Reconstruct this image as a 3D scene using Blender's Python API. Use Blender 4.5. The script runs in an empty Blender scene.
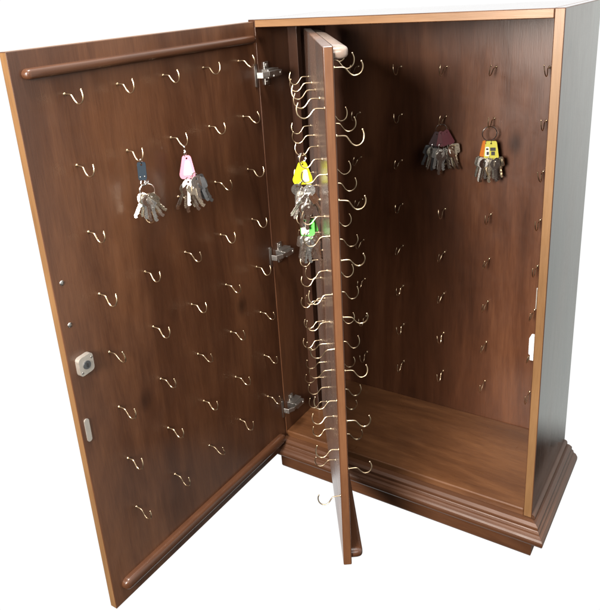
import bpy, bmesh, math, random
from mathutils import Vector, Matrix
random.seed(11)
sc = bpy.context.scene
COL = sc.collection
ZO = 0.250                        # height of the fitted origin above the ground
# ---- fitted dimensions (metres) -------------------------------------------
W, D, H, T = 0.638, 0.294, 0.900, 0.018
ZF = -0.134                       # upper face of the cabinet's bottom board
TH, WD, DZ0, DZ1 = 1.5888, 0.602, -0.180, 0.8959
K = 0.985
CAM = Vector((0.91676, -1.25244, 0.95734))

# =========================== materials =====================================
def nt(name):
    m = bpy.data.materials.new(name); m.use_nodes = True
    t = m.node_tree; b = t.nodes['Principled BSDF']
    return m, t, b
def N(t, typ, **kw):
    n = t.nodes.new(typ)
    for k, v in kw.items():
        if k in n.inputs: n.inputs[k].default_value = v
        else: setattr(n, k, v)
    return n
def wood(name, dark, mid, light, grain='z', rough=.33, coat=.0, spec=.4, knots=True, seed=0.0, fig=1.0, warp=.05):
    m, t, b = nt(name)
    L = t.links.new
    tc = N(t, 'ShaderNodeTexCoord')
    oi = N(t, 'ShaderNodeObjectInfo')
    add = N(t, 'ShaderNodeVectorMath', operation='ADD')
    cmb = N(t, 'ShaderNodeCombineXYZ')
    mul = N(t, 'ShaderNodeMath', operation='MULTIPLY'); mul.inputs[1].default_value = 7.0
    ad2 = N(t, 'ShaderNodeMath', operation='ADD'); ad2.inputs[1].default_value = seed
    L(oi.outputs['Random'], mul.inputs[0]); L(mul.outputs[0], ad2.inputs[0])
    for i in range(3): L(ad2.outputs[0], cmb.inputs[i])
    L(tc.outputs['Object'], add.inputs[0]); L(cmb.outputs[0], add.inputs[1])
    def mapped(across, along):
        mp = N(t, 'ShaderNodeMapping')
        s = [across] * 3; s['xyz'.index(grain)] = along
        mp.inputs['Scale'].default_value = s
        L(add.outputs[0], mp.inputs['Vector']); return mp.outputs[0]
    broad = N(t, 'ShaderNodeTexNoise', Scale=1.0, Detail=6.0, Roughness=.60, Distortion=.7)
    L(mapped(6.5 * fig, 1.25 * fig), broad.inputs['Vector'])
    fine = N(t, 'ShaderNodeTexNoise', Scale=1.0, Detail=4.0, Roughness=.7, Distortion=.4)
    L(mapped(70.0, 7.0), fine.inputs['Vector'])
    band = N(t, 'ShaderNodeTexNoise', Scale=1.0, Detail=2.0, Roughness=.5)
    L(mapped(5.5, .25), band.inputs['Vector'])
    pore = N(t, 'ShaderNodeTexNoise', Scale=1.0, Detail=2.0, Roughness=.6)
    L(mapped(520.0, 26.0), pore.inputs['Vector'])
    def mix(a, bb, fac):
        x = N(t, 'ShaderNodeMix', data_type='FLOAT'); x.inputs[0].default_value = fac
        L(a, x.inputs[2]); L(bb, x.inputs[3]); return x.outputs[0]
    f = mix(broad.outputs['Fac'], band.outputs['Fac'], .26)
    f = mix(f, fine.outputs['Fac'], .14)
    f = mix(f, pore.outputs['Fac'], .11)
    cr = N(t, 'ShaderNodeValToRGB')
    e = cr.color_ramp.elements
    e[0].position = .36; e[0].color = (*dark, 1); e[1].position = .645; e[1].color = (*light, 1)
    x = e.new(.5); x.color = (*mid, 1)
    L(f, cr.inputs[0])
    col = cr.outputs[0]
    if knots:
        vo = N(t, 'ShaderNodeTexVoronoi', Scale=1.0, Randomness=1.0)
        L(mapped(6.5, 4.6), vo.inputs['Vector'])
        kr = N(t, 'ShaderNodeMapRange', interpolation_type='SMOOTHSTEP')
        kr.inputs['From Min'].default_value = .015; kr.inputs['From Max'].default_value = .17
        kr.inputs['To Min'].default_value = .8; kr.inputs['To Max'].default_value = 0.0
        L(vo.outputs['Distance'], kr.inputs['Value'])
        kc = N(t, 'ShaderNodeMix', data_type='RGBA')
        L(kr.outputs[0], kc.inputs[0]); L(col, kc.inputs[6])
        kc.inputs[7].default_value = (dark[0] * .45, dark[1] * .42, dark[2] * .42, 1)
        col = kc.outputs[2]
    L(col, b.inputs['Base Color'])
    rr = N(t, 'ShaderNodeMapRange')
    rr.inputs['To Min'].default_value = rough - .07; rr.inputs['To Max'].default_value = rough + .10
    sm = N(t, 'ShaderNodeTexNoise', Scale=11.0, Detail=5.0, Roughness=.65, Distortion=1.0)
    L(add.outputs[0], sm.inputs['Vector'])
    L(mix(broad.outputs['Fac'], sm.outputs['Fac'], .6), rr.inputs['Value']); L(rr.outputs[0], b.inputs['Roughness'])
    rr.inputs['From Min'].default_value = .3; rr.inputs['From Max'].default_value = .7
    bp = N(t, 'ShaderNodeBump', Strength=.10, Distance=.002)
    hb = mix(fine.outputs['Fac'], pore.outputs['Fac'], .5)
    L(hb, bp.inputs['Height'])
    wv = N(t, 'ShaderNodeTexNoise', Scale=1.0, Detail=2.0, Roughness=.5)
    L(mapped(16.0, 5.0), wv.inputs['Vector'])
    b2 = N(t, 'ShaderNodeBump', Strength=warp, Distance=.004)
    L(wv.outputs['Fac'], b2.inputs['Height']); L(bp.outputs[0], b2.inputs['Normal']); L(b2.outputs[0], b.inputs['Normal'])
    b.inputs['Specular IOR Level'].default_value = spec
    b.inputs['Coat Weight'].default_value = coat
    b.inputs['Coat Roughness'].default_value = .12
    return m
def plain(name, col, rough=.4, metal=0.0, var=.12, scale=60.0, bump=0.0, spec=.5):
    m, t, b = nt(name); L = t.links.new
    tc = N(t, 'ShaderNodeTexCoord')
    no = N(t, 'ShaderNodeTexNoise', Scale=scale, Detail=4.0, Roughness=.6)
    L(tc.outputs['Object'], no.inputs['Vector'])
    mx = N(t, 'ShaderNodeMix', data_type='RGBA')
    L(no.outputs['Fac'], mx.inputs[0])
    mx.inputs[6].default_value = (*[c * (1 - var) for c in col], 1)
    mx.inputs[7].default_value = (*[min(1, c * (1 + var)) for c in col], 1)
    L(mx.outputs[2], b.inputs['Base Color'])
    mr = N(t, 'ShaderNodeMapRange'); mr.inputs['To Min'].default_value = max(.03, rough - .1); mr.inputs['To Max'].default_value = rough + .1
    L(no.outputs['Fac'], mr.inputs['Value']); L(mr.outputs[0], b.inputs['Roughness'])
    b.inputs['Metallic'].default_value = metal
    b.inputs['Specular IOR Level'].default_value = spec
    if bump:
        bp = N(t, 'ShaderNodeBump', Strength=bump, Distance=.001); L(no.outputs['Fac'], bp.inputs['Height']); L(bp.outputs[0], b.inputs['Normal'])
    return m
DK, MD, LT = (.026, .0097, .0046), (.056, .0218, .0098), (.108, .0450, .0195)
WZ = wood('walnut_stain_upright', DK, MD, LT, 'z', seed=1.3, rough=.35, spec=.6)
WB = wood('walnut_stain_back', (.031, .0114, .0056), (.074, .0275, .0125), (.138, .0560, .0250), 'z', seed=7.4, rough=.33, spec=.5)
WX = wood('walnut_stain_level', (.028, .0106, .0046), (.075, .0305, .0122), (.152, .0670, .0265), 'x', seed=4.1, rough=.30, spec=.6)
WM = wood('walnut_stain_moulding', (.032, .0125, .0060), (.066, .0270, .0120), (.112, .0480, .0210), 'x', seed=5.3, rough=.42, spec=.35)
WY = wood('walnut_stain_return', (.030, .0125, .0062), (.058, .0245, .0115), (.096, .0430, .0200), 'y', seed=6.1, rough=.40, spec=.35)
WR = wood('walnut_stain_rail', (.032, .0122, .0060), (.058, .0235, .0112), (.092, .0390, .0185), 'x', knots=False, rough=.33, seed=2.0, fig=1.5, coat=.25)
WRH = wood('highlight_pale_rail', (.13, .095, .076), (.22, .17, .14), (.31, .25, .215), 'x', knots=False, rough=.28, seed=2.7, coat=.6)  # leaf's top rail: bright reflection put into a paler base colour
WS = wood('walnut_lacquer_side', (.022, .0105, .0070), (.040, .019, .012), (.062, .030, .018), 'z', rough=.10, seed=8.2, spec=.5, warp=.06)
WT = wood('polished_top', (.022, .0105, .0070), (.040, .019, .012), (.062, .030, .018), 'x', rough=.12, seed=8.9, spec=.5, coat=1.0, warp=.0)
WT.node_tree.nodes['Principled BSDF'].inputs['Coat Roughness'].default_value = .03
WP = wood('walnut_lacquer_leaf', DK, MD, LT, 'z', rough=.24, seed=3.2, spec=.6)
_b = WP.node_tree.nodes['Principled BSDF']                        # scuffed lacquer; sheen stands in for scattered light haze
_b.inputs['Sheen Weight'].default_value = .045; _b.inputs['Sheen Roughness'].default_value = .35; _b.inputs['Sheen Tint'].default_value = (.95, .84, .78, 1)
EZ = wood('pale_edge_upright', (.105, .054, .022), (.165, .090, .038), (.23, .130, .060), 'z', knots=False, rough=.38, seed=.7)
EX = wood('pale_edge_level', (.125, .064, .027), (.185, .100, .046), (.25, .142, .070), 'x', knots=False, rough=.38, seed=.2)
EP = wood('amber_edge_upright', (.058, .024, .011), (.100, .043, .019), (.16, .074, .033), 'z', knots=False, rough=.36, seed=5.7)
BRASS = plain('pale_brass_wire', (.58, .455, .30), .30, 1.0)
STEEL = plain('hinge_steel', (.38, .37, .35), .38, 1.0)
NICKEL = plain('nickel_key', (.80, .79, .75), .24, 1.0, bump=.15, scale=400)
NICKEL2 = plain('worn_brass_key', (.74, .67, .54), .28, 1.0, bump=.15, scale=400)
CHROME = plain('bright_ring_wire', (.74, .73, .71), .16, 1.0)
LOCKM = plain('satin_lock_metal', (.50, .47, .42), .42, .75, scale=200)
BLACK = plain('dark_recess', (.012, .012, .012), .6)
WHITEP = plain('white_plastic', (.82, .82, .80), .4, var=.03)
NAVY = plain('navy_plastic', (.004, .0125, .022), .6, spec=.25)
PINK = plain('pink_plastic', (.60, .25, .33), .4, var=.05)
YELL = plain('lime_yellow_plastic', (.68, .72, .015), .32, var=.06)
GREEN = plain('bright_green_plastic', (.12, .62, .10), .32, var=.06)
MAROON = plain('maroon_plastic', (.085, .010, .018), .42)
GREYT = plain('grey_brown_plastic', (.060, .040, .042), .35)
ORANGE = plain('orange_plastic', (.48, .140, .018), .4, var=.06)
YGREEN = plain('yellow_green_plastic', (.40, .38, .028), .4, var=.06)
PAPER = plain('paper_insert', (.60, .60, .56), .55, var=.03)
DARKK = plain('dark_steel_key', (.16, .17, .18), .35, .9)

# =========================== mesh helpers ==================================
def link(name, bm, mats, parent=None, loc=None, mw=None, smooth=False):
    me = bpy.data.meshes.new(name); bm.normal_update(); bm.to_mesh(me); bm.free()
    for m in (mats if isinstance(mats, (list, tuple)) else [mats]): me.materials.append(m)
    if smooth:
        for p in me.polygons: p.use_smooth = True
        try: me.set_sharp_from_angle(angle=math.radians(40))
        except Exception: pass
    o = bpy.data.objects.new(name, me); COL.objects.link(o)
    if parent: o.parent = parent
    if mw is not None: o.matrix_local = mw
    if loc is not None: o.location = loc
    return o
def box(x0, x1, y0, y1, z0, z1, bev=.0015, seg=2, bm=None, faces=None):
    """faces: {('x',1): material index, ...} for the big face looking that way"""
    b = bmesh.new()
    bmesh.ops.create_cube(b, size=1)
    for v in b.verts:
        v.co = Vector(((x0 + x1) / 2 + v.co.x * (x1 - x0), (y0 + y1) / 2 + v.co.y * (y1 - y0), (z0 + z1) / 2 + v.co.z * (z1 - z0)))
    b.normal_update()
    if faces:
        for f in b.faces:
            for (a, s), mi in faces.items():
                if f.normal['xyz'.index(a)] * s > .9: f.material_index = mi
    if bev: bmesh.ops.bevel(b, geom=b.edges[:], offset=bev, segments=seg, profile=.5, affect='EDGES', clamp_overlap=True)
    if bm is None: return b
    tmp = bpy.data.meshes.new('t'); b.to_mesh(tmp); b.free(); bm.from_mesh(tmp); bpy.data.meshes.remove(tmp)
    return bm
def tube(pts, r, n=8, bm=None, closed=False, caps=True, radii=None):
    bm = bm or bmesh.new()
    P = [Vector(p) for p in pts]; m = len(P); rings = []; up = None
    for i, p in enumerate(P):
        if closed: t = P[(i + 1) % m] - P[i - 1]
        else: t = P[min(i + 1, m - 1)] - P[max(i - 1, 0)]
        t.normalize()
        if up is None:
            up = t.orthogonal().normalized()
        up = (up - t * up.dot(t)).normalized(); s = t.cross(up)
        rr = radii[i] if radii else r
        rings.append([bm.verts.new(p + (up * math.cos(2 * math.pi * k / n) + s * math.sin(2 * math.pi * k / n)) * rr) for k in range(n)])
    for i in range(m if closed else m - 1):
        a, b = rings[i], rings[(i + 1) % m]
        for k in range(n): bm.faces.new((a[k], a[(k + 1) % n], b[(k + 1) % n], b[k]))
    if caps and not closed:
        bm.faces.new(rings[0][::-1]); bm.faces.new(rings[-1])
    return bm
def ball(c, r, bm, sx=1, sy=1, sz=1, seg=10):
    bmesh.ops.create_uvsphere(bm, u_segments=seg, v_segments=seg * 2 // 3, radius=r, matrix=Matrix.Translation(c) @ Matrix.Diagonal((sx, sy, sz, 1)))
def smooth_path(pts, n=4):
    P = [Vector(p) for p in pts]; out = []
    for i in range(len(P) - 1):
        p0, p1, p2, p3 = P[max(i - 1, 0)], P[i], P[i + 1], P[min(i + 2, len(P) - 1)]
        for k in range(n):
            t = k / n
            out.append(.5 * ((2 * p1) + (p2 - p0) * t + (2 * p0 - 5 * p1 + 4 * p2 - p3) * t * t + (3 * p1 - p0 - 3 * p2 + p3) * t ** 3))
    out.append(P[-1]); return out
def prism(poly, y0, y1, holes=(), bev=.0004, mi=0, bm=None):
    """a polygon in x,z given thickness along y (holes by bridging)"""
    b = bmesh.new()
    loops = [poly] + list(holes); es = []
    for lp in loops:
        vs = [b.verts.new((x, y0, z)) for x, z in lp]
        es += [b.edges.new((vs[i], vs[(i + 1) % len(vs)])) for i in range(len(vs))]
    bmesh.ops.triangle_fill(b, use_beauty=True, use_dissolve=False, edges=es)
    g = bmesh.ops.extrude_face_region(b, geom=b.faces[:])
    for v in g['geom']:
        if isinstance(v, bmesh.types.BMVert): v.co.y = y1
    bmesh.ops.recalc_face_normals(b, faces=b.faces[:])
    for f in b.faces: f.material_index = mi
    if bm is None: return b
    tmp = bpy.data.meshes.new('t'); b.to_mesh(tmp); b.free(); bm.from_mesh(tmp); bpy.data.meshes.remove(tmp)
    return bm
def circ(cx, cz, r, n=16, sx=1, sz=1): return [(cx + r * sx * math.cos(2 * math.pi * k / n), cz + r * sz * math.sin(2 * math.pi * k / n)) for k in range(n)]
def rrect(x0, x1, z0, z1, r, n=4):
    o = []
    for cx, cz, a in ((x1 - r, z1 - r, 0), (x0 + r, z1 - r, 90), (x0 + r, z0 + r, 180), (x1 - r, z0 + r, 270)):
        for k in range(n + 1):
            q = math.radians(a + 90 * k / n); o.append((cx + r * math.cos(q), cz + r * math.sin(q)))
    return o
def rounded_poly(pts, r, n=4):
    P = [Vector(p) for p in pts]; o = []
    for i, p in enumerate(P):
        a = (P[i - 1] - p); b = (P[(i + 1) % len(P)] - p); rr = min(r, a.length * .45, b.length * .45)
        A = p + a.normalized() * rr; B = p + b.normalized() * rr
        for k in range(n + 1):
            t = k / n; q = A * (1 - t) ** 2 + p * 2 * t * (1 - t) + B * t * t; o.append((q.x, q.y))
    return o
def tag(o, label=None, cat=None, group=None, kind=None):
    if label: o['label'] = label
    if cat: o['category'] = cat
    if group: o['group'] = group
    if kind: o['kind'] = kind
    return o
def empty(name, parent=None, mw=None):
    o = bpy.data.objects.new(name, None); COL.objects.link(o); o.empty_display_size = .05
    if parent: o.parent = parent
    if mw is not None: o.matrix_local = mw
    return o

# =========================== the cabinet ===================================
cab = empty('key_cabinet', mw=Matrix.Translation((0, 0, 0)))
tag(cab, 'dark walnut key cabinet standing open with rows of brass hooks inside', 'key cabinet')
Z = lambda z: z + ZO
ZS = -0.150                       # lower edge of the carcass sides
TL = .003
def side(x0, x1, outer):
    b = box(x0, x1, 0 if outer > 0 else .0015, D + .006, Z(ZS), Z(H), bev=.0015 if outer > 0 else .0004, faces={('y', -1): 1 if outer > 0 else 0, ('x', outer): 2, ('z', 1): 3})
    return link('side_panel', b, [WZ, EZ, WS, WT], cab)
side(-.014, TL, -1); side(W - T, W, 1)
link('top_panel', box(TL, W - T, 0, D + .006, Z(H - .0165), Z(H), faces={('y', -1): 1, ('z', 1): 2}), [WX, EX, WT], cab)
back = link('back_panel', box(TL, W - T, D, D + .006, Z(ZS), Z(H - .0165), bev=.0005), WB, cab)
link('bottom_board', box(TL, W - T, .001, D, Z(ZF - T), Z(ZF), bev=.0025), WX, cab)
# stepped base moulding swept round front and both sides, mitred at the corners
prof = [(-.012, -.1500), (.0115, -.1512), (.0140, -.1526), (.0180, -.1552), (.0186, -.1575), (.0186, -.1622), (.0200, -.1640), (.0218, -.1645), (.0226, -.1662),
        (.0236, -.1700), (.0262, -.1722), (.0286, -.1730), (.0296, -.1752), (.0322, -.1790), (.0332, -.1825), (.0330, -.1885), (.0310, -.1925), (.0260, -.1945), (.0040, -.2000), (-.012, -.2005)]
XL = -.014                                       # outer face of the left side
def sweep(profile, mats):
    b = bmesh.new(); n = len(profile); cols = []
    for (o, z) in profile:
        cols.append([b.verts.new(p) for p in ((XL - o, D + .006, Z(z)), (XL - o, -o, Z(z)), (W + o, -o, Z(z)), (W + o, D + .006, Z(z)))])
    for i in range(n):
        a, c = cols[i], cols[(i + 1) % n]
        for k in range(3):
            f = b.faces.new((a[k], a[k + 1], c[k + 1], c[k])); f.material_index = 0 if k == 1 else 1
    b.faces.new([c[0] for c in cols][::-1]); b.faces.new([c[3] for c in cols])
    bmesh.ops.recalc_face_normals(b, faces=b.faces[:])
    return b
link('base_moulding', sweep(prof, None), [WM, WY], cab)
bead = [(0, -.1400), (.0020, -.1404), (.0050, -.1420), (.0068, -.1450), (.0072, -.1498), (0, -.1498)]
bb = bmesh.new(); cols = [[bb.verts.new((W + o, y, Z(z))) for y in (.0, D + .006)] for o, z in bead]
for i in range(len(bead)): bb.faces.new((cols[i][0], cols[i][1], cols[(i + 1) % len(bead)][1], cols[(i + 1) % len(bead)][0]))
bb.faces.new([c[0] for c in cols]); bb.faces.new([c[1] for c in cols][::-1]); bmesh.ops.recalc_face_normals(bb, faces=bb.faces[:])
link('side_bead', bb, WY, cab)
pl = [(-.010, -.1985), (.0035, -.1985), (.0045, -.2040), (.0040, -.2460), (.0025, -.2500), (-.010, -.2500)]
link('plinth', sweep(pl, None), [WM, WY], cab)
# upright batten on the left wall that carries the swinging leaf
link('hinge_batten', box(TL, T + .010, .124, .142, Z(ZF), Z(H - T), bev=.001), WS, cab)
# ---- hooks ---------------------------------------------------------------
def hook_bm(bm=None, mat=None, s=1.0):
    b = bmesh.new()
    path = smooth_path([(0, -.004, 0), (0, .004, 0), (0, .0125, -.0002), (0, .0165, -.0020), (0, .0200, -.0068), (0, .0240, -.0120), (0, .0295, -.0152), (0, .0355, -.0142), (0, .0402, -.0100), (0, .0424, -.0040), (0, .0424, .0025), (0, .0405, .0082)], 4)
    tube(path, .00116, 8, b)
    ball((0, .0405, .0084), .0015, b, seg=8)
    ball((0, .0004, 0), .0030, b, 1, .62, 1, 10)
    if mat is not None: b.transform(mat)
    if bm is None: return b
    tmp = bpy.data.meshes.new('t'); b.to_mesh(tmp); b.free(); bm.from_mesh(tmp); bpy.data.meshes.remove(tmp)
    return bm
hook0 = None
def hook(parent, x, y, z, flip=False, roll=10):
    """copy of the one hook; its shank stands out along +y (flip: along -y)"""
    global hook0
    if hook0 is None:
        hook0 = link('hook', hook_bm(), BRASS, smooth=True); o = hook0
    else:
        o = hook0.copy(); COL.objects.link(o)
    o.parent = parent
    R = Matrix.Rotation(math.pi if flip else 0, 4, 'Z') @ Matrix.Rotation(math.radians(random.uniform(-roll, roll)), 4, 'Y') @ Matrix.Rotation(math.radians(random.uniform(-5, 5)), 4, 'X') @ Matrix.Diagonal((1, random.uniform(.92, 1.05), random.uniform(.9, 1.08), 1))
    o.matrix_local = Matrix.Translation((x, y, z)) @ R
    return o
# ---- door ----------------------------------------------------------------
dd = Vector((math.cos(TH), -math.sin(TH), 0)); dn = Vector((math.sin(TH), math.cos(TH), 0))
Mdoor = Matrix(((dd.x, dn.x, 0, .0012), (dd.y, dn.y, 0, -.0001), (0, 0, 1, ZO), (0, 0, 0, 1)))
door = link('door', box(0, WD, -.017, 0, DZ0, DZ1, bev=.0012, faces={('x', 1): 1, ('z', 1): 1}), [WZ, EZ], cab, mw=Mdoor)
def rail_bm(x0, x1, z0, z1, d, y=0.0):
    """rounded bar with round ends lying on a face, standing out d along +y"""
    h = (z1 - z0) / 2; zc = (z0 + z1) / 2; e = h * 1.15
    xs = [(x0 + e * (1 - math.cos(math.pi / 2 * k / 7)), math.sin(math.pi / 2 * k / 7)) for k in range(8)]
    n = 24; xs += [(x0 + e + (x1 - x0 - 2 * e) * k / n, 1.0) for k in range(1, n)]
    xs += [(x1 - e * (1 - math.cos(math.pi / 2 * k / 7)), math.sin(math.pi / 2 * k / 7)) for k in range(7, -1, -1)]
    b = bmesh.new(); m = 14; rows = []
    for x, q in xs:
        q = max(q, .06); row = []
        for k in range(m + 1):
            a = math.pi * k / m; c, sn = math.cos(a), math.sin(a)
            row.append(b.verts.new((x, y + d * (q ** .55) * max(sn, 0) ** .50, zc + h * q * math.copysign(abs(c) ** .62, c))))
        rows.append(row)
    for A, B in zip(rows, rows[1:]):
        for k in range(m): b.faces.new((A[k], B[k], B[k + 1], A[k + 1]))
    b.faces.new(rows[0]); b.faces.new(rows[-1][::-1])
    bmesh.ops.recalc_face_normals(b, faces=b.faces[:])
    return b
link('rail', rail_bm(.0085, .583, .8525, .8690, .0130), WR, door, smooth=True)
link('rail', rail_bm(.016, .580, -.153, -.127, .014), WR, door, smooth=True)
for i in range(8):
    for j in range(5):
        hook(door, .5125 - .11244 * j, 0, .8216 - .11658 * i)
# lock, screws and striker plate on the door's free side
lk = rounded_poly([(.5565, .347), (.5565, .381), (.5875, .379), (.5875, .344)], .0075)
lock = link('lock', prism(lk, 0, .010), LOCKM, door, smooth=True)
lb = tube([(.572, .0095, .3625), (.572, .0118, .3625)], .0078, 20)
link('lock_cylinder', lb, DARKK, lock, smooth=True)
link('keyhole', box(.5705, .5735, .0122, .0131, .3585, .3665, bev=.0003), BLACK, lock)
for sx, sz in ((.560, .372), (.583, .351)):
    b = bmesh.new(); ball((sx, .010, sz), .0022, b, 1, .4, 1); link('screw', b, STEEL, lock, smooth=True)
for sx, sz in ((.5828, .5207), (.5831, .4428)):
    b = bmesh.new(); ball((sx, 0, sz), .0046, b, 1, .35, 1, 12); link('screw', b, STEEL, door, smooth=True)
sp = link('striker_plate', prism(rrect(.5835, .5935, .211, .258, .0048, 6), 0, .0022), LOCKM, door, smooth=True)
# ---- concealed hinges ------------------------------------------------------
def hinge(zc):
    r = empty('hinge', cab, Matrix.Translation((0, 0, Z(zc))))
    M = Matrix(((dd.x, dn.x, 0, .0012), (dd.y, dn.y, 0, -.0001), (0, 0, 1, 0), (0, 0, 0, 1)))
    b = prism(rrect(.0035, .0105, -.025, .025, .0025), 0, .0022); b.transform(M)
    link('cup_plate', b, STEEL, r, smooth=True)
    b = tube([(.0165, .0005, 0), (.0165, -.010 + .0125, 0)], .0135, 20); b.transform(M)
    # arm from the cup over to the wall plate
    b2 = bmesh.new()
    pts = [(.010, -.012, .0), (.022, -.010, .002), (.029, .004, .003), (.030, .020, .003)]
    for k in range(3):
        a, c = Vector(pts[k]), Vector(pts[k + 1]); mid = (a + c) / 2; d = c - a
        m = Matrix.Translation(mid) @ Matrix.Rotation(math.atan2(d.y, d.x), 4, 'Z') @ Matrix.Diagonal((d.length + .003, .0035, .013 - .002 * k, 1))
        bmesh.ops.create_cube(b2, size=1, matrix=m)
    bmesh.ops.bevel(b2, geom=b2.edges[:], offset=.0007, segments=1, affect='EDGES', clamp_overlap=True)
    link('arm', b2, STEEL, r)
    b.free()
    b3 = box(TL, T + .0035, .012, .052, -.009, .011, bev=.001)
    box(TL, TL + .003, .020, .036, -.024, .026, bev=.001, bm=b3)
    box(T + .0035, T + .014, .018, .050, -.0055, .0075, bev=.0015, bm=b3)
    pm = link('mounting_plate', b3, STEEL, r)
    for sy, sz in ((.028, .019), (.028, -.017), (.044, .001)):
        b4 = bmesh.new(); ball(((T + .0145) if sz == .001 else (TL + .003), sy, sz), .0040, b4, .45, 1, 1); link('screw', b4, STEEL, pm, smooth=True)
for zc in (.784, .360, -.064): hinge(zc)
# ---- swinging inner leaf ---------------------------------------------------
phi = .9592; q0 = Vector((.03025, .15114, -.14568)); z1 = .86967; ex, ey = -.00413, -.0062
top = Vector((q0.x, q0.y, z1)); bot = Vector((q0.x + ex, q0.y + ey, q0.z))
top = CAM + K * (top - CAM); bot = CAM + K * (bot - CAM)
PH = (top - bot).length; PW = .5628 * K; PT = .0165
up = (top - bot).normalized(); d = Vector((math.cos(phi), -math.sin(phi), 0)); nr = up.cross(d).normalized(); d = nr.cross(up)
Mleaf = Matrix(((d.x, nr.x, up.x, bot.x), (d.y, nr.y, up.y, bot.y), (d.z, nr.z, up.z, bot.z + ZO), (0, 0, 0, 1)))
leaf = link('swinging_leaf', box(0, PW, 0, PT, 0, PH, bev=.0022, seg=3, faces={('x', 1): 1}), [WP, EP], cab, mw=Mleaf)
def zl(z): return (CAM.z + K * (z - CAM.z)) - bot.z
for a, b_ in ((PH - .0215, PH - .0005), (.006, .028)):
    b = rail_bm(.010, PW - .006, a, b_, .024, PT); link('rail', b, WRH if a > .5 else WR, leaf, smooth=True)
u0, du, v0, dv, drop = .1172 * K, .1103 * K, .7748, .10724, .0621
for i in range(8):
    for j in range(5):
        hook(leaf, u0 + du * j, 0, zl(v0 - dv * i), flip=True, roll=13)
for i in range(8):
    for j in (2, 3, 4):
        hook(leaf, u0 + du * j, PT, zl(v0 - dv * i + drop), roll=13)
# butt hinges of the leaf on its batten
for zz in (.12, .50, .88):
    b = tube([(-.004, .004, zz * PH - .02), (-.004, .004, zz * PH + .02)], .004, 12)
    link('pivot_barrel', b, STEEL, leaf, smooth=True)
# ---- hooks on the back wall (past the first hundred: one part) ------------
bm = bmesh.new()
for i in range(8):
    for j in range(5):
        M = Matrix.Translation((.0925 + .11374 * j, D, Z(.768 - .11336 * i))) @ Matrix.Rotation(math.pi, 4, 'Z') @ Matrix.Rotation(math.radians(random.uniform(-14, 14)), 4, 'Y')
        hook_bm(bm, M)
tag(link('hook', bm, BRASS, back, smooth=True), kind='stuff')
# ---- catch and strike on the right wall -----------------------------------
b = box(W - T - .0105, W - T, .003, .024, Z(.243), Z(.281), bev=.002)
box(W - T - .0075, W - T, .004, .022, Z(.231), Z(.2432), bev=.001, bm=b)
cat_ = link('door_catch', b, WHITEP, cab)
for k in range(3):
    link('catch_slot', box(W - T - .0110, W - T - .0100, .006, .021, Z(.250 + .010 * k), Z(.253 + .010 * k), bev=.0002), plain('grey_slot', (.35, .35, .34), .5) if k == 0 else bpy.data.materials['grey_slot'], cat_)
link('lock_strike', box(W - T - .0025, W - T, .004, .014, Z(.345), Z(.389), bev=.0006), LOCKM, cab)

# =========================== key bunches ===================================
def key_poly(style):
    if style == 0: bow = circ(0, -.0085, .0115, 20)
    elif style == 1: bow = rrect(-.0115, .0115, -.0200, .0025, .0045, 4)
    else: bow = rounded_poly([(-.006, .003), (.006, .003), (.0125, -.004), (.0125, -.013), (.006, -.020), (-.006, -.020), (-.0125, -.013), (-.0125, -.004)], .002, 2)
    zmin = -.019
    L = (.050, .047, .054)[style]
    w = .0042
    rot = [p for p in bow if not (p[1] < zmin + .003 and abs(p[0]) < w + .0005)]
    # outline: walk the bow counter-clockwise from right of the blade, then down the blade
    rot.sort(key=lambda p: (math.atan2(p[0], (p[1] + .0085))))      # from -pi .. pi around the bow, starting at the bottom
    tip = -L
    blade_r = [(w, zmin - .001)] + [(w - (0.0016 if k % 2 else 0) - .0006 * ((k * 7) % 3), zmin - .005 - k * (L - .027) / 6) for k in range(7)] + [(w * .55, tip + .001)]
    blade_l = [(-w * .4, tip), (-w, tip + .004), (-w, zmin - .001)]
    # rot goes from left-bottom (atan2 near -pi) over the top to right-bottom
    return rot + blade_r + blade_l
def key_mesh(style):
    b = prism(key_poly(style), -.0010, .0010, holes=[circ(0, -.0025, .0024, 10)])
    # milled groove down the blade
    box(-.0006, .0010, -.00125, .00125, -.046, -.022, bev=0, bm=b)
    me = bpy.data.meshes.new('key'); b.to_mesh(me); b.free(); me.materials.append(NICKEL); return me
KM = [key_mesh(s) for s in range(3)]
def torus(r, w, turns=1, n=28):
    b = bmesh.new()
    for k in range(turns):
        tube([(r * math.cos(2 * math.pi * i / n), (k - (turns - 1) / 2) * w * 2.05, r * math.sin(2 * math.pi * i / n)) for i in range(n)], w, 8, b, closed=True)
    return b
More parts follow.
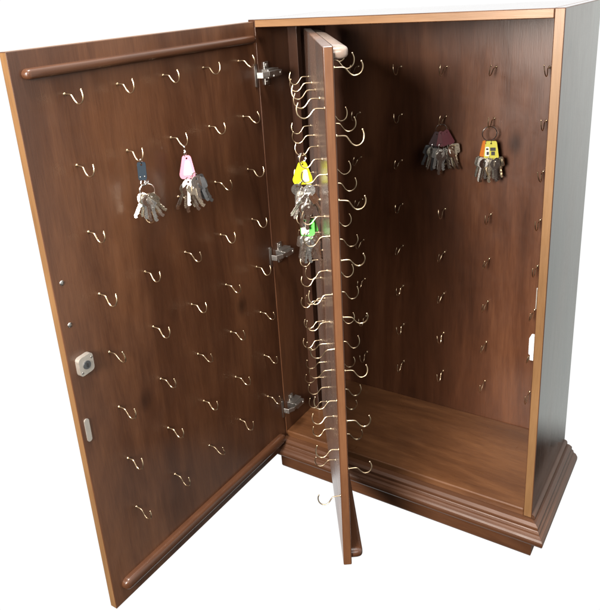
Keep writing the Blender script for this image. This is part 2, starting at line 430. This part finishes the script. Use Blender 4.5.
def bunch(loc, label, tags, keys, rings, links=(), S=1.0):
    f = CAM - Vector((loc.x, loc.y, 0)); f.z = 0; f = (CAM - loc); f.z = 0; f.normalize()
    fx = Vector((-f.y, f.x, 0))                                     # local +x: to the viewer's right
    M = Matrix(((fx.x, -f.x, 0, loc.x), (fx.y, -f.y, 0, loc.y), (0, 0, 1, loc.z), (0, 0, 0, 1)))
    root = empty('key_bunch', mw=M @ Matrix.Scale(S, 4))
    tag(root, label, 'key bunch', 'bunches of keys hanging on the hooks')
    def place(o, x, y, z, a=0, tw=0, tilt=0):
        o.parent = root
        o.matrix_local = Matrix.Translation((x, y, z)) @ Matrix.Rotation(math.radians(a), 4, 'Y') @ Matrix.Rotation(math.radians(tilt), 4, 'X') @ Matrix.Rotation(math.radians(tw), 4, 'Z')
    for (x, y, z, r, w, tw, a, turns) in rings:
        o = link('split_ring', torus(r, w, turns), CHROME, smooth=True); place(o, x, y, z, a, tw)
    for (pts,) in links:
        place(link('chain', tube(smooth_path(pts, 3), .0011, 6), CHROME, smooth=True), 0, 0, 0)
    for t in tags:
        shape, mat, x, y, z, a, tw = t['shape'], t['mat'], t['x'], t['y'], t['z'], t.get('a', 0), t.get('tw', 0)
        poly = rounded_poly(shape, t.get('r', .004), 4)
        zt = max(p[1] for p in shape)
        o = link('key_tag', prism(poly, -.0016, .0016, holes=[circ(t.get('hx', 0), zt - .0055, .0020, 10)]), mat, smooth=False); place(o, x, y, z, a, tw)
        if 'insert' in t:
            p2, m2 = t['insert']
            link('label_insert', prism(rounded_poly(p2, .0025, 3), -.0021, -.0014), m2, o)
        for (bx0, bx1, bz0, bz1) in t.get('print', ()):
            link('printed_mark', box(bx0, bx1, -.0026, -.0019, bz0, bz1, bev=0), BLACK, o)
        for (px, pz) in t.get('rivets', ()):
            b = bmesh.new(); ball((px, -.0016, pz), .0014, b, 1, .5, 1, 8); link('rivet', b, STEEL, o, smooth=True)
    for (s, x, y, z, a, tw, *m) in keys:
        o = bpy.data.objects.new('key', KM[s]); COL.objects.link(o); place(o, x, y, z, a, tw)
        if m:
            o.data = KM[s].copy(); o.data.materials[0] = m[0]
    return root
def fan(n, x, z, a0, a1, y0=-.004, dy=.0022, mats=(None,), r=.0, twr=40, styles=(0, 1, 2)):
    out = []
    for k in range(n):
        t = k / max(1, n - 1); a = a0 + (a1 - a0) * t
        row = [random.choice(styles), x + r * math.sin(math.radians(-a)), y0 - dy * ((k * 2) % n), z - r * (math.cos(math.radians(a)) - 1), a + random.uniform(-5, 5), random.uniform(-twr, twr)]
        mm = mats[k % len(mats)]
        if mm: row.append(mm)
        out.append(tuple(row))
    return out
def door_pt(i, j): return Mdoor @ Vector((.5125 - .11244 * j, .0300, .8216 - .11658 * i - .0140))
def leaf_pt(i, j): return Mleaf @ Vector((u0 + du * j, -.0300, zl(v0 - dv * i) - .0140))
def back_pt(i, j): return Vector((.0925 + .11374 * j, D - .0300, Z(.768 - .11336 * i) - .0140))

# 1 navy tag
bunch(door_pt(1, 1), 'silver keys on a big ring under a dark navy tag, on the open door', [
    dict(shape=[(-.0075, 0), (.0075, 0), (.0088, -.004), (.0088, -.034), (.007, -.038), (-.007, -.038), (-.0088, -.034), (-.0088, -.004)], mat=NAVY, x=.001, y=-.001, z=-.005, a=2, tw=-10, rivets=[(-.0045, -.031), (.0045, -.030)])],
    fan(8, .004, -.075, 30, -38, mats=(NICKEL, NICKEL2, NICKEL), r=.010, twr=45)
    + [(1, .004, -.012, -.079, 4, 6), (2, .009, -.015, -.078, -8, -8)],
    [(.005, -.003, -.066, .0155, .0011, 8, 0, 2), (.001, -.001, -.003, .0050, .0008, 70, 0, 1), (.004, -.002, -.049, .0040, .0010, 60, 10, 1)],
    [([(-.004, -.004, -.044), (-.006, -.005, -.050), (.000, -.004, -.054), (.008, -.006, -.049), (.010, -.004, -.044)],), ([(.001, -.001, -.043), (.006, -.004, -.048), (.003, -.004, -.053)],)], S=.86)
# 2 pink tag
bunch(door_pt(1, 2), 'bunch of keys with a white headed key under a pink tag, on the open door', [
    dict(shape=[(-.0075, 0), (.0075, 0), (.0155, -.038), (.012, -.045), (-.012, -.045), (-.0155, -.038)], mat=PINK, x=.003, y=-.001, z=-.018, a=3, tw=8, r=.005,
         insert=([(-.003, -.010), (.005, -.010), (.011, -.038), (-.008, -.038)], PAPER))],
    fan(6, .001, -.074, 22, -24, mats=(NICKEL, NICKEL2), r=.009, twr=50)
    + [(0, .001, -.014, -.064, 4, 5, WHITEP), (1, .020, -.004, -.060, -10, 25, DARKK), (1, .022, -.009, -.064, -16, -20, DARKK), (2, .017, -.012, -.060, -4, 20, NICKEL), (0, .024, -.006, -.066, -22, 40, DARKK)],
    [(.001, -.002, -.066, .0060, .0009, 20, 0, 1), (.013, -.003, -.060, .0075, .0009, 25, 0, 1), (.001, 0, -.0155, .0045, .0009, 70, 0, 1)],
    [([(-.001, 0, .001), (.002, -.002, -.003), (.0, .001, -.007), (.003, -.001, -.012), (.002, .0, -.016)],)])
# 3 lime yellow tag on the leaf
bunch(leaf_pt(1, 2), 'keys under a lime yellow tag, upper bunch on the swinging inner leaf', [
    dict(shape=[(-.007, 0), (.006, 0), (.018, -.034), (.017, -.045), (-.016, -.045), (-.021, -.036)], mat=YELL, x=-.001, y=-.001, z=-.013, a=1, tw=5, r=.006,
         insert=([(.001, -.016), (.008, -.016), (.012, -.040), (-.001, -.040)], PAPER))],
    [(0, -.014, -.004, -.058, 3, 5), (0, .010, -.008, -.060, 3, -8), (1, .004, -.004, -.066, 8, 20), (1, -.002, -.010, -.080, 36, 40), (0, .000, -.006, -.082, 28, -50), (2, .006, -.010, -.078, 2, 15), (1, .012, -.008, -.076, -28, 55), (2, .014, -.004, -.082, -20, 60), (0, .006, -.014, -.098, 6, 15), (0, -.002, -.012, -.094, 10, 25)],
    [(-.001, -.001, -.006, .0085, .0011, 35, 0, 2), (-.002, -.003, -.060, .0090, .0010, 25, 0, 2), (.004, -.006, -.076, .0090, .0010, 60, 0, 1)])
# 4 green tag on the leaf
bunch(leaf_pt(2, 2), 'keys under a bright green and white tag, lower bunch on the inner leaf', [
    dict(shape=[(-.010, 0), (.010, 0), (.014, -.006), (.014, -.030), (.011, -.034), (-.011, -.034), (-.014, -.030), (-.014, -.006)], mat=GREEN, x=.002, y=-.002, z=-.024, a=0, tw=-4,
         insert=([(-.0128, -.003), (.0035, -.003), (.0025, -.031), (-.0125, -.031)], PAPER)),
    dict(shape=[(-.007, 0), (.007, 0), (.010, -.028), (-.010, -.028)], mat=GREEN, x=.010, y=.004, z=-.026, a=-8, tw=20)],
    [(1, -.008, -.004, -.060, 10, 12), (2, .000, -.010, -.060, 6, -8), (1, .008, -.006, -.060, -5, 15), (0, .003, -.014, -.062, -2, -20), (2, .017, -.004, -.058, -10, 40), (1, -.002, -.016, -.064, 12, 55), (0, .013, -.012, -.062, -14, 25)],
    [(.001, -.002, -.011, .0125, .0011, 25, 0, 2), (.004, -.004, -.058, .0080, .0010, 30, 0, 1)])
# 5 maroon tags on the back wall
bunch(back_pt(1, 2), 'wide bunch of keys fanned under maroon and grey tags, on the back wall', [
    dict(shape=[(-.007, 0), (.007, 0), (.011, -.034), (-.011, -.034)], mat=GREYT, x=-.008, y=-.002, z=-.016, a=20, tw=15),
    dict(shape=[(-.006, 0), (.006, 0), (.0085, -.036), (-.0085, -.036)], mat=MAROON, x=.001, y=-.004, z=-.014, a=6, tw=-10),
    dict(shape=[(-.006, 0), (.006, 0), (.0085, -.034), (-.0085, -.034)], mat=MAROON, x=.005, y=-.006, z=-.014, a=-12, tw=8),
    dict(shape=[(-.006, 0), (.006, 0), (.008, -.036), (-.008, -.036)], mat=MAROON, x=.009, y=-.003, z=-.012, a=-26, tw=20)],
    [(1, -.026, -.004, -.050, 22, 20, DARKK), (0, -.022, -.008, -.052, 12, 35), (2, -.014, -.004, -.054, 8, -30, DARKK), (1, -.008, -.010, -.056, 10, 10), (0, -.002, -.012, -.056, 4, -15), (1, .004, -.008, -.060, -2, 12), (2, .002, -.014, -.062, 8, 20),
     (0, .012, -.010, -.054, -10, -35), (1, .018, -.006, -.052, -14, 20), (2, .024, -.008, -.050, -10, 35, NICKEL2), (1, .030, -.004, -.046, -8, -15, NICKEL2), (0, -.018, -.012, -.056, 16, 60), (2, .020, -.012, -.054, -24, 50)],
    [(.0, -.001, -.011, .0125, .0009, 10, 0, 1), (-.016, -.003, -.048, .0070, .0008, 40, 0, 1), (.0, -.006, -.050, .0070, .0008, 30, 0, 1), (.018, -.005, -.050, .0070, .0008, 60, 0, 1)])
# 6 orange and yellow tags on the back wall
bunch(back_pt(1, 3), 'bunch of keys under an orange and a yellow printed tag, on the back wall', [
    dict(shape=[(-.008, 0), (.008, 0), (.010, -.037), (-.010, -.037)], mat=ORANGE, x=-.0065, y=-.001, z=-.030, a=8, tw=14),
    dict(shape=[(-.012, 0), (.012, 0), (.0165, -.036), (.014, -.040), (-.014, -.040), (-.0165, -.036)], mat=YGREEN, x=.004, y=-.005, z=-.030, a=-2, tw=-6,
         insert=([(-.0125, -.013), (-.004, -.013), (-.004, -.034), (-.0140, -.034)], PAPER),
         print=[(-.002, .0095, -.022, -.0145), (.000, .008, -.032, -.0235), (-.011, -.006, -.020, -.016), (-.010, -.005, -.031, -.024)])],
    [(1, -.018, -.003, -.068, 12, 30), (2, -.012, -.008, -.070, 9, -15), (1, -.004, -.005, -.071, 4, 12), (2, .003, -.010, -.071, 1, -25, NICKEL2), (1, .009, -.006, -.071, -3, 18), (0, .016, -.009, -.070, -7, 30), (1, .022, -.004, -.068, -10, -35, NICKEL2), (2, -.008, -.012, -.071, 10, 40), (0, .013, -.013, -.072, -6, 15)],
    [(.0, -.001, -.014, .0160, .0010, 12, 0, 2), (.003, -.005, -.071, .0060, .0008, 30, 0, 1), (-.006, -.003, -.034, .0040, .0008, 60, 0, 1), (.006, -.004, -.033, .0040, .0008, 60, 0, 1)])

# =========================== light, air, camera ============================
w = bpy.data.worlds.new('World'); sc.world = w; w.use_nodes = True
t = w.node_tree; L = t.links.new; bg = t.nodes['Background']
tc = N(t, 'ShaderNodeTexCoord'); sp_ = N(t, 'ShaderNodeSeparateXYZ'); L(tc.outputs['Generated'], sp_.inputs[0])
def math_(op, a, b=None):
    n = N(t, 'ShaderNodeMath', operation=op)
    for i, v in enumerate((a, b)):
        if v is None: continue
        if isinstance(v, (int, float)): n.inputs[i].default_value = v
        else: L(v, n.inputs[i])
    return n.outputs[0]
def sstep(v, a, b):
    n = N(t, 'ShaderNodeMapRange', interpolation_type='SMOOTHSTEP'); L(v, n.inputs['Value'])
    n.inputs['From Min'].default_value = a; n.inputs['From Max'].default_value = b; return n.outputs[0]
def mixc(f, a, b):
    n = N(t, 'ShaderNodeMix', data_type='RGBA'); L(f, n.inputs[0])
    for i, v in ((6, a), (7, b)):
        if isinstance(v, tuple): n.inputs[i].default_value = (*v, 1)
        else: L(v, n.inputs[i])
    return n.outputs[2]
X, Y, Zz = sp_.outputs
hl = math_('SQRT', math_('ADD', math_('MULTIPLY', X, X), math_('MULTIPLY', Y, Y)))
az = math_('DIVIDE', math_('SUBTRACT', X, math_('MULTIPLY', Y, .10)), math_('MAXIMUM', hl, .001))
m1 = sstep(az, -.05, .03)                                             # 1: the room off to the right
m2 = sstep(math_('MULTIPLY', Y, -1.0), -.10, .25)                     # 1: the room behind the viewer
room_r = mixc(sstep(Zz, -.585, -.545), (.035, .028, .024), mixc(sstep(Zz, .25, .65), mixc(sstep(Zz, -.45, .05), (.72, .765, .735), (1.3, 1.34, 1.29)), (2.4, 2.35, 2.3)))
room_b = mixc(sstep(Zz, -.6, .7), (.03, .025, .022), (.20, .19, .18))
c = mixc(m1, (1.02, 1.02, 1.02), room_r)
c = mixc(m2, c, room_b)
L(c, bg.inputs['Color']); bg.inputs['Strength'].default_value = 1.0
def area(name, loc, tgt, size, energy, col):
    l = bpy.data.lights.new(name, 'AREA'); l.shape = 'DISK'; l.size = size; l.energy = energy; l.color = col
    o = bpy.data.objects.new(name, l); COL.objects.link(o); o.location = loc
    o.rotation_euler = (Vector(tgt) - Vector(loc)).to_track_quat('-Z', 'Y').to_euler(); return o
area('door_fill_light', (2.2, -1.9, 1.75), (.10, -.3, .80), 1.1, 26, (1, .95, .92))  # unseen fill lamp, added to keep the door bright
area('room_light', (.37, -2.35, 1.45), (.40, .1, .80), .85, 165, (1, .91, .83))
area('ceiling_lamp', (.45, -.60, 2.75), (.35, -.1, .5), .6, 90, (1, .94, .88))
cd = bpy.data.cameras.new('camera'); cam = bpy.data.objects.new('camera', cd); COL.objects.link(cam)
R = [[0.8410034894421051, 0.5374944994223995, -0.06174782454987515], [0.13640978323570171, -0.3210996668927788, -0.9371698751864923], [-0.5235508588318492, 0.7797401278696261, -0.34336544847201944]]
x, y, z = (Vector(r) for r in R)
cam.matrix_world = Matrix(((x.x, -y.x, -z.x, CAM.x), (x.y, -y.y, -z.y, CAM.y), (x.z, -y.z, -z.z, CAM.z + ZO), (0, 0, 0, 1)))
cd.sensor_fit = 'HORIZONTAL'; cd.sensor_width = 36; cd.lens = 694.37 / 600 * 36
cd.shift_x = 2.78 / 600; cd.shift_y = -62.71 / 600
cd.clip_start = .02; cd.clip_end = 100
sc.camera = cam
sc.cycles.caustics_reflective = False; sc.cycles.caustics_refractive = False
vs = sc.view_settings; vs.view_transform = 'Standard'; vs.look = 'None'; vs.gamma = 1; vs.exposure = 0; vs.use_curve_mapping = False
